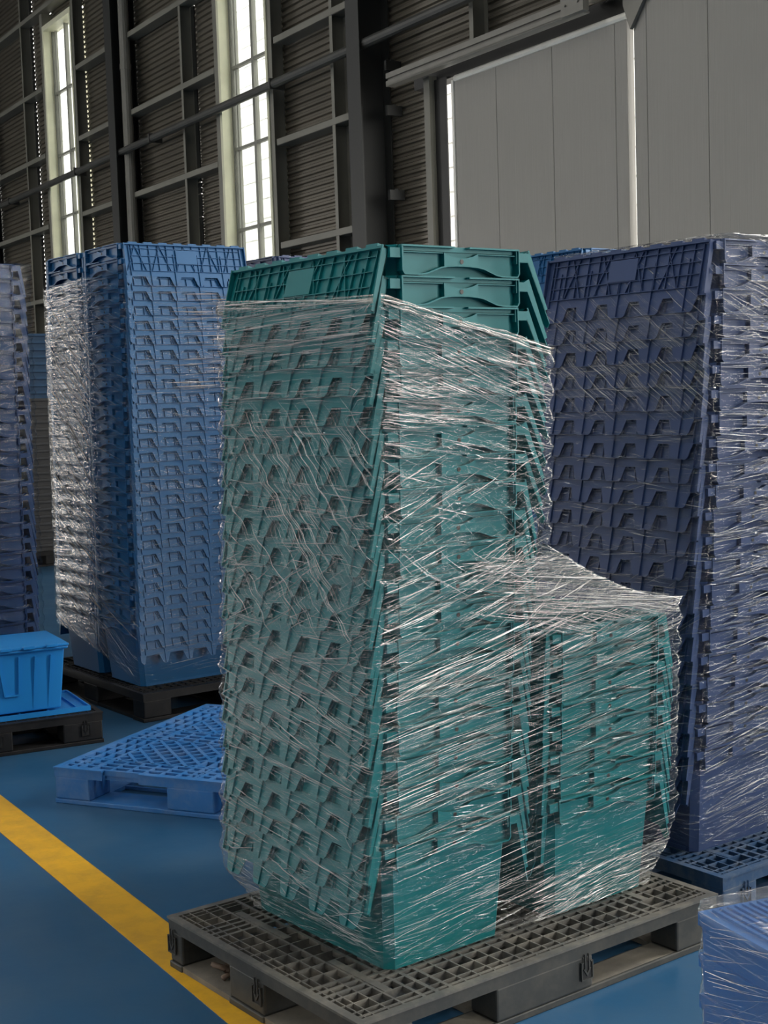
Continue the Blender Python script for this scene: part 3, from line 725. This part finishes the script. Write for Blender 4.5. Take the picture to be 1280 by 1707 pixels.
# ================================================================== 2. LEFT BLUE STACKS ON THE BLACK PALLET
yawL = 36.0; Lx_, Ly_ = A(yawL), A(yawL+90)
P0 = Vector((-1.205, 6.67, 0)); cn = P0+(-.06)*Lx_+(-.16)*Ly_
pallet('pallet', 'black plastic grid pallet under the left wrapped blue stacks', cn, yawL, 1.2, 1.2, PH, M['pallet_black'], M['pallet_black'], M['pallet_black'],
       ((.004, .15), (.45, .75), (1.05, 1.196)), ((.004, .12), (.52, .68), (1.08, 1.196)))
for q, (dy, nm) in enumerate(((.18, 'near'), (.645, 'far'))):
    p = P0+.31*Lx_+dy*Ly_
    stack('blue', 27 if q == 0 else 27, p.x, p.y, PH, yawL, .012, 'blue lidded crate, %s in the '+('near' if q == 0 else 'rear')+' column at left',
          'blue crates of the left wrapped stacks', 4.5 if q == 0 else 12, 13 if q == 0 else 4.5, seed=7+q, wide=True)
def prof_left(z):
    e = max(0, min(1, (z-PH)/.12))
    return lerp(-.005, -.038, e)+scallop(z, PH+CH-.066, 27, .005), lerp(.60, .655, e), lerp(-.015, -.078, e)+scallop(z, lz, 28, .010), lerp(.825, .90, e)
film('stretch_wrap', 'clear stretch wrap around the tall blue stacks left of the teal ones', P0, Lx_, Ly_, .012, prof_left,
     lambda s, t: {0: lerp(2.12, 1.99, t), 1: 1.99, 2: lerp(1.99, 2.12, t), 3: lerp(2.10, 2.15, t)}[s],
     lambda s, t: {0: PH+.02, 1: PH+.02, 2: lerp(PH, .42, t), 3: lerp(.36, PH+.02, t**1.4)}[s], (90, 14, 14, 100), 340, seed=21,
     fams=[(0, 1.5, 2.05, .03, .05, 60, .06, .3, .0016, 0), (0, 1.55, 2.02, .03, .03, 70, .10, .30, .0036, 0, (.45, 1)), (0, .9, 1.5, -.1, .25, 50, .05, .25, .0013, 0), (0, .2, .9, .05, .1, 40, .06, .3, .0012, 0),
           (3, 1.85, 2.1, .05, .06, 70, .08, .4, .0040, 0, (0, .5)), (3, 1.05, 1.95, -.75, .12, 210, .08, .36, .0042, 0, (0, .5)), (3, .35, 1.15, -.45, .12, 170, .08, .45, .0036, 0, (0, .55)), (3, .4, 2.0, -.3, .2, 70, .08, .4, .0014, 0, (.4, 1)),
           (3, .2, .55, -.5, .15, 80, .05, .35, .0034, 0)])

# ================================================================== 3. RIGHT INDIGO STACK ON THE NAVY PALLET
P1 = Vector((.882, 3.993, 0)); pc = Vector((.905, 3.79, 0))
pallet('pallet', 'dark blue plastic grid pallet under the indigo stack at right', pc, 36.5, 1.2, 1.0, PH, M['pallet_navy'], M['pallet_navy'], M['pallet_navy'],
       ((.004, .15), (.40, .72), (1.034, 1.196)), ((.004, .12), (.42, .58), (.88, .996)), clips=(('x', .10),))
p = P1+.18*aR+.305*aL
stack('indigo', 22, p.x, p.y, PH, -52.8, .051, 'indigo lidded crate, %s in the right stack', 'indigo crates of the right stack', 12, 14, seed=9)
ZR = PH+CH+21*CP
def prof_right(z):
    e = max(0, min(1, (z-PH)/.14))
    te = max(0, (z-(ZR-.2))/.2)
    return lerp(-.005, -.083, e)+scallop(z, lz, 20, .012)+.045*te, lerp(.40, .46, e), lerp(-.01, -.048, e)+scallop(z, PH+CH-.066, 22, .005), .645
film('stretch_wrap', 'clear stretch wrap over the tall indigo stack at the right edge', P1, aR, aL, .051, prof_right,
     lambda s, t: ZR+.012, lambda s, t: {0: PH+.02, 1: PH+.02, 2: PH+.05, 3: lerp(.25, PH+.02, t)}[s], (80, 14, 14, 100), 340, seed=31, cap=True,
     fams=[(0, 1.70, 1.9, -.35, .12, 40, .10, .4, .0022, 0), (0, 1.3, 1.75, -.05, .05, 50, .10, .4, .0018, 0), (0, .6, 1.3, .10, .08, 110, .08, .4, .0016, 0), (0, .18, .6, .15, .08, 90, .08, .4, .0016, 0),
           (3, 1.45, 1.9, -.7, .12, 90, .05, .35, .0012, 0), (3, 1.5, 1.6, -.75, .04, 40, .2, .5, .0016, 0), (3, .9, 1.6, 0, .12, 90, .02, .16, .0014, 0), (3, .8, 1.2, .5, .15, 30, .06, .22, .0014, 0), (3, .3, .9, .2, .3, 80, .03, .2, .0012, 0)])

# ================================================================== 4. STACKS FURTHER BACK
# behind the teal stack, right
q0 = Vector((.887, 6.2, 0)); p = q0+.207*aR+.335*aL
pallet('pallet', 'black plastic pallet of the blue stack behind the right end of the teal crates', q0-.05*aR-.1*aL, 37.2, 1.2, 1.0, PH, M['pallet_black'], M['pallet_black'], M['pallet_black'],
       ((.004, .15), (.45, .75), (1.05, 1.196)), ((.004, .12), (.42, .58), (.88, .996)))
stack('blue', 25, p.x, p.y, PH, -52.8, .02, 'blue lidded crate, %s in the stack behind the teal', 'blue crates of the stack behind', 12, 13, seed=12)
# behind, between the left stacks and the teal stack
p2 = Vector((-.42, 7.85, 0))
pallet('pallet', 'black plastic pallet of the wrapped stack behind the top left of the teal crates', p2-.4*aR-.45*aL, 37.2, 1.2, 1.0, PH, M['pallet_black'], M['pallet_black'], M['pallet_black'],
       ((.004, .15), (.45, .75), (1.05, 1.196)), ((.004, .12), (.42, .58), (.88, .996)))
stack('indigo', 27, p2.x, p2.y, PH, 37.2, .02, 'dull blue crate, %s in the stack behind the teal top left', 'dull blue crates of the rear stack', 12, 12, seed=13)
film('stretch_wrap', 'clear wrap over the dull blue stack peeping out behind the teal crates', p2, aR, aL, .02,
     lambda z: (-.345+.06*max(0, (z-2.0)/.19), .345-.06*max(0, (z-2.0)/.19), -.27+.05*max(0, (z-2.0)/.19), .27),
     lambda s, t: PH+CH+26*CP+.008, lambda s, t: PH+.01, (40, 20, 14, 40), 120, seed=41, cap=True)
# far left
p3 = Vector((-2.105, 6.96, 0))
pallet('pallet', 'black plastic pallet of the wrapped blue stack at the left edge', p3-.5*aR-.5*aL+Vector((-.25, .12, 0)), 37.2, 1.0, 1.0, PH, M['pallet_black'], M['pallet_black'], M['pallet_black'],
       ((.004, .12), (.42, .58), (.88, .996)), ((.004, .12), (.42, .58), (.88, .996)))
stack('navy_blue', 26, p3.x, p3.y, PH, -52.8, .012, 'blue lidded crate, %s in the stack at left edge', 'blue crates of the left edge stack', 12, 12, seed=14)
film('stretch_wrap', 'clear wrap around the blue stack at the left edge', p3, aR, aL, .012,
     lambda z: (-.27, .27+scallop(z, lz, 27, -.01), -.345, .345), lambda s, t: PH+CH+25*CP+.004, lambda s, t: PH+.01, (50, 20, 14, 20), 200, seed=43, cap=True, mt='film_clean',
     fams=[(0, .5, 2.2, .1, .3, 45, .03, .2, .0016, 0)])
# far row: dark trays with blue slatted trays on top
def tray_mesh(nm, mt, lx, ly, h, gap):
    m = MB().box(-lx, lx, -ly, ly, h-gap*.0-.022, h).box(-lx+.03, lx-.03, -ly+.03, ly-.03, 0, h-.02)
    for sx in (-1, 1):
        for sy in (-1, 1): a, b = sorted((sx*lx, sx*(lx-.06))); c, d = sorted((sy*ly, sy*(ly-.06))); m.box(a, b, c, d, 0, h)
    return m.mesh(nm, mt)
pf = Vector((-3.55, 13.75, 0)); ya = 127.2
fp = pallet('pallet', 'black plastic pallet under the far stack of dark trays', pf-.5*A(-52.8+0)-.6*A(37.2), -52.8, 1.2, 1.2, .14, M['pallet_black'], M['pallet_black'], M['pallet_black'],
       ((.004, .15), (.45, .75), (1.05, 1.196)), ((.004, .15), (.52, .68), (1.05, 1.196)))
ctr = pf-.5*A(-52.8)-.6*A(37.2)+.6*A(-52.8)+.6*A(37.2)
tm = tray_mesh('stacking_tray', M['dark'], .56, .56, .068, .01); tm2 = tray_mesh('stacking_tray', M['tray_navy'], .56, .56, .0665, .01)
for k in range(21):
    o = link('stacking_tray', tm); o.location = (ctr.x, ctr.y, .14+k*.0685); o.rotation_euler = (0, 0, R_(37.2))
    tag(o, 'dark grey flat tray, %s of the far dark trays' % order(20-k, 21), 'tray', 'dark trays in the far row')
for k in range(9):
    o = link('stacking_tray', tm2); o.location = (ctr.x, ctr.y, .14+21*.0685+k*.067); o.rotation_euler = (0, 0, R_(37.2))
    tag(o, 'dark blue slatted tray, %s of the far blue trays' % order(8-k, 9), 'tray', 'blue trays in the far row')

# ================================================================== 5. LOOSE CRATE ON PALLET AT LEFT
yc = 27.0; cX, cY = A(yc), A(yc+90)
k0 = Vector((-1.278, 6.158, 0))                     # near right corner of that pallet
pallet('pallet', 'black plastic grid pallet under the single bright blue crate at left', k0-1.2*cX, yc, 1.2, .50, .14, M['pallet_black'], M['pallet_black'], M['pallet_black'],
       ((.004, .15), (.48, .80), (1.02, 1.196)), ((.004, .12), (.38, .496)), clips=(('x', 1.12), ('x', .74)))
lid0 = empty('flat_lid', k0-.60*cX+.26*cY+Vector((0, 0, .141)), R_(yc), label='flat blue lid lying under the single bright blue crate', cat='lid')
m = MB().box(-.56, .56, -.20, .20, .0, .012).box(-.56, .56, -.205, -.198, -.0, .022).box(-.56, .56, .198, .205, -.0, .022).box(.553, .56, -.2, .2, 0, .022).box(-.56, -.553, -.2, .2, 0, .022)
m.obj('lid_plate', M['bright_blue'], lid0)
m = MB()
for k in range(9): m.box(-.5+k*.125, -.495+k*.125, -.19, .19, .012, .020)
m.obj('lid_ribs', M['bright_blue'], lid0)
bc = empty('storage_crate', k0-.455*cX+.255*cY+Vector((0, 0, .165)), R_(yc), label='single bright blue crate with closed lid at left edge', cat='crate')
m = MB(); h_ = .285
m.hexa([(-.29, -.17, 0), (.29, -.17, 0), (.29, .17, 0), (-.29, .17, 0)], [(-.315, -.19, h_), (.315, -.19, h_), (.315, .19, h_), (-.315, .19, h_)])
m.obj('crate_body', M['bright_blue'], bc, bevel=.006)
def onface(x, z): return (x*(1+.08*z/h_), -.17-.02*z/h_-.001, z)
m = MB()
for x in (-.22, -.10, .17, .235):
    m.hexa([onface(x-.004, .01), onface(x+.004, .01), (x+.004, -.16, .01), (x-.004, -.16, .01)], [(x*1.08-.004, -.197, h_-.04), (x*1.08+.004, -.197, h_-.04), (x*1.08+.004, -.18, h_-.04), (x*1.08-.004, -.18, h_-.04)])
m.obj('wall_rib', M['bright_blue'], bc)
m = MB()
for a, b in (((.02, .25), (.045, .08)), ((.045, .08), (.105, .08)), ((.105, .08), (.105, .25))):
    p = Vector(onface(*a)); q = Vector(onface(*b)); m.bar(p+Vector((0, -.002, 0)), q+Vector((0, -.002, 0)), .007, .010, up=(0, 1, 0))
m.obj('label_pocket', M['bright_blue'], bc)
m = MB().box(-.328, .328, -.203, .203, h_-.018, h_-.004)
m.obj('crate_rim', M['bright_blue'], bc, bevel=.006)
m = MB().box(-.33, .33, -.206, .206, h_-.004, h_+.006)
for k in range(6): m.box(-.27+k*.1, -.22+k*.1, -.214, -.19, h_-.004, h_+.010)
m.obj('lid', M['bright_blue'], bc, bevel=.002)

# ================================================================== 6. EMPTY BLUE PALLET
pallet('pallet', 'empty blue plastic pallet with lattice top on the blue floor', Vector((-1.285, 5.226, 0)), -24.0, 1.2, 1.12, .14, M['pallet_blue'], M['pallet_blue'], M['pallet_blue'],
       ((.004, .16), (.50, .70), (1.04, 1.196)), ((.004, .14), (.49, .63), (.98, 1.116)), lattice=True, gap=(.22, .38))

# ================================================================== 7. WRAPPED TRAYS AT LOWER RIGHT
yt = 22.0; tX, tY = A(yt), A(yt+90)
q0 = Vector((.424, 1.99, 0)); tc_ = q0+.31*tX-.24*tY
def rtray_mesh(mt):
    m = MB(); lx, ly, h = .30, .23, .062
    m.hexa([(-lx+.005, -ly+.005, 0), (lx-.005, -ly+.005, 0), (lx-.005, ly-.005, 0), (-lx+.005, ly-.005, 0)], [(-lx+.004, -ly+.004, h-.014), (lx-.004, -ly+.004, h-.014), (lx-.004, ly-.004, h-.014), (-lx+.004, ly-.004, h-.014)])
    m.box(-lx, lx, -ly, ly, h-.02, h)
    for k in range(44): x = -lx+.02+k*(2*lx-.04)/43; m.box(x-.0028, x+.0028, -ly+.01, ly-.01, h, h+.004)
    return m.mesh('ribbed_tray', mt)
rm = rtray_mesh(mat('tray_blue', (.02, .12, .36), .42, var=.08, scale=3))
NT = 12; ZT0 = .75-.012
for k in range(NT):
    o = link('ribbed_tray', rm); o.location = (tc_.x, tc_.y, ZT0-(NT-k)*.0615+.0); o.rotation_euler = (0, 0, R_(yt))
    tag(o, 'blue ribbed tray, %s in the low wrapped stack at lower right' % order(NT-1-k, NT), 'tray', 'blue trays of the low wrapped stack')
film('stretch_wrap', 'clear wrap over the low blue tray stack at lower right', tc_, tX, tY, 0,
     lambda z: (-.306+scallop(z, 0, 14, .003, .0615), .306, -.236, .236-scallop(z, 0, 14, .003, .0615)), lambda s, t: .755, lambda s, t: .02, (60, 20, 60, 70), 200, seed=51, cap=True, amp=.0008, mt='film_hazy',
     fams=[(3, .2, .74, .25, .12, 120, .05, .3, .0012, 0), (2, .2, .74, -.2, .12, 60, .05, .3, .0012, 0), (3, .3, .6, .8, .1, 12, .2, .5, .0014, 0)])
# crumpled scraps in the fork opening of the grey pallet
rs = random.Random(2)
for k in range(4):
    m = MB(); n = 7; c = Cn+(.05+.05*k)*aR+(.66+.02*(k % 3))*aL
    pts = [(c.x+rs.uniform(-.04, .04), c.y+rs.uniform(-.03, .03), .022+rs.uniform(0, .035)) for _ in range(n)]
    m.tube(pts, [rs.uniform(.004, .012) for _ in range(n)], 5)
    o = m.obj('film_scrap', M['scrap'], None, smooth=True); tag(o, ('first','second','third','fourth')[k]+' crumpled brown scrap from the front in the grey pallet\'s left opening', 'scrap', 'scraps in the fork opening')
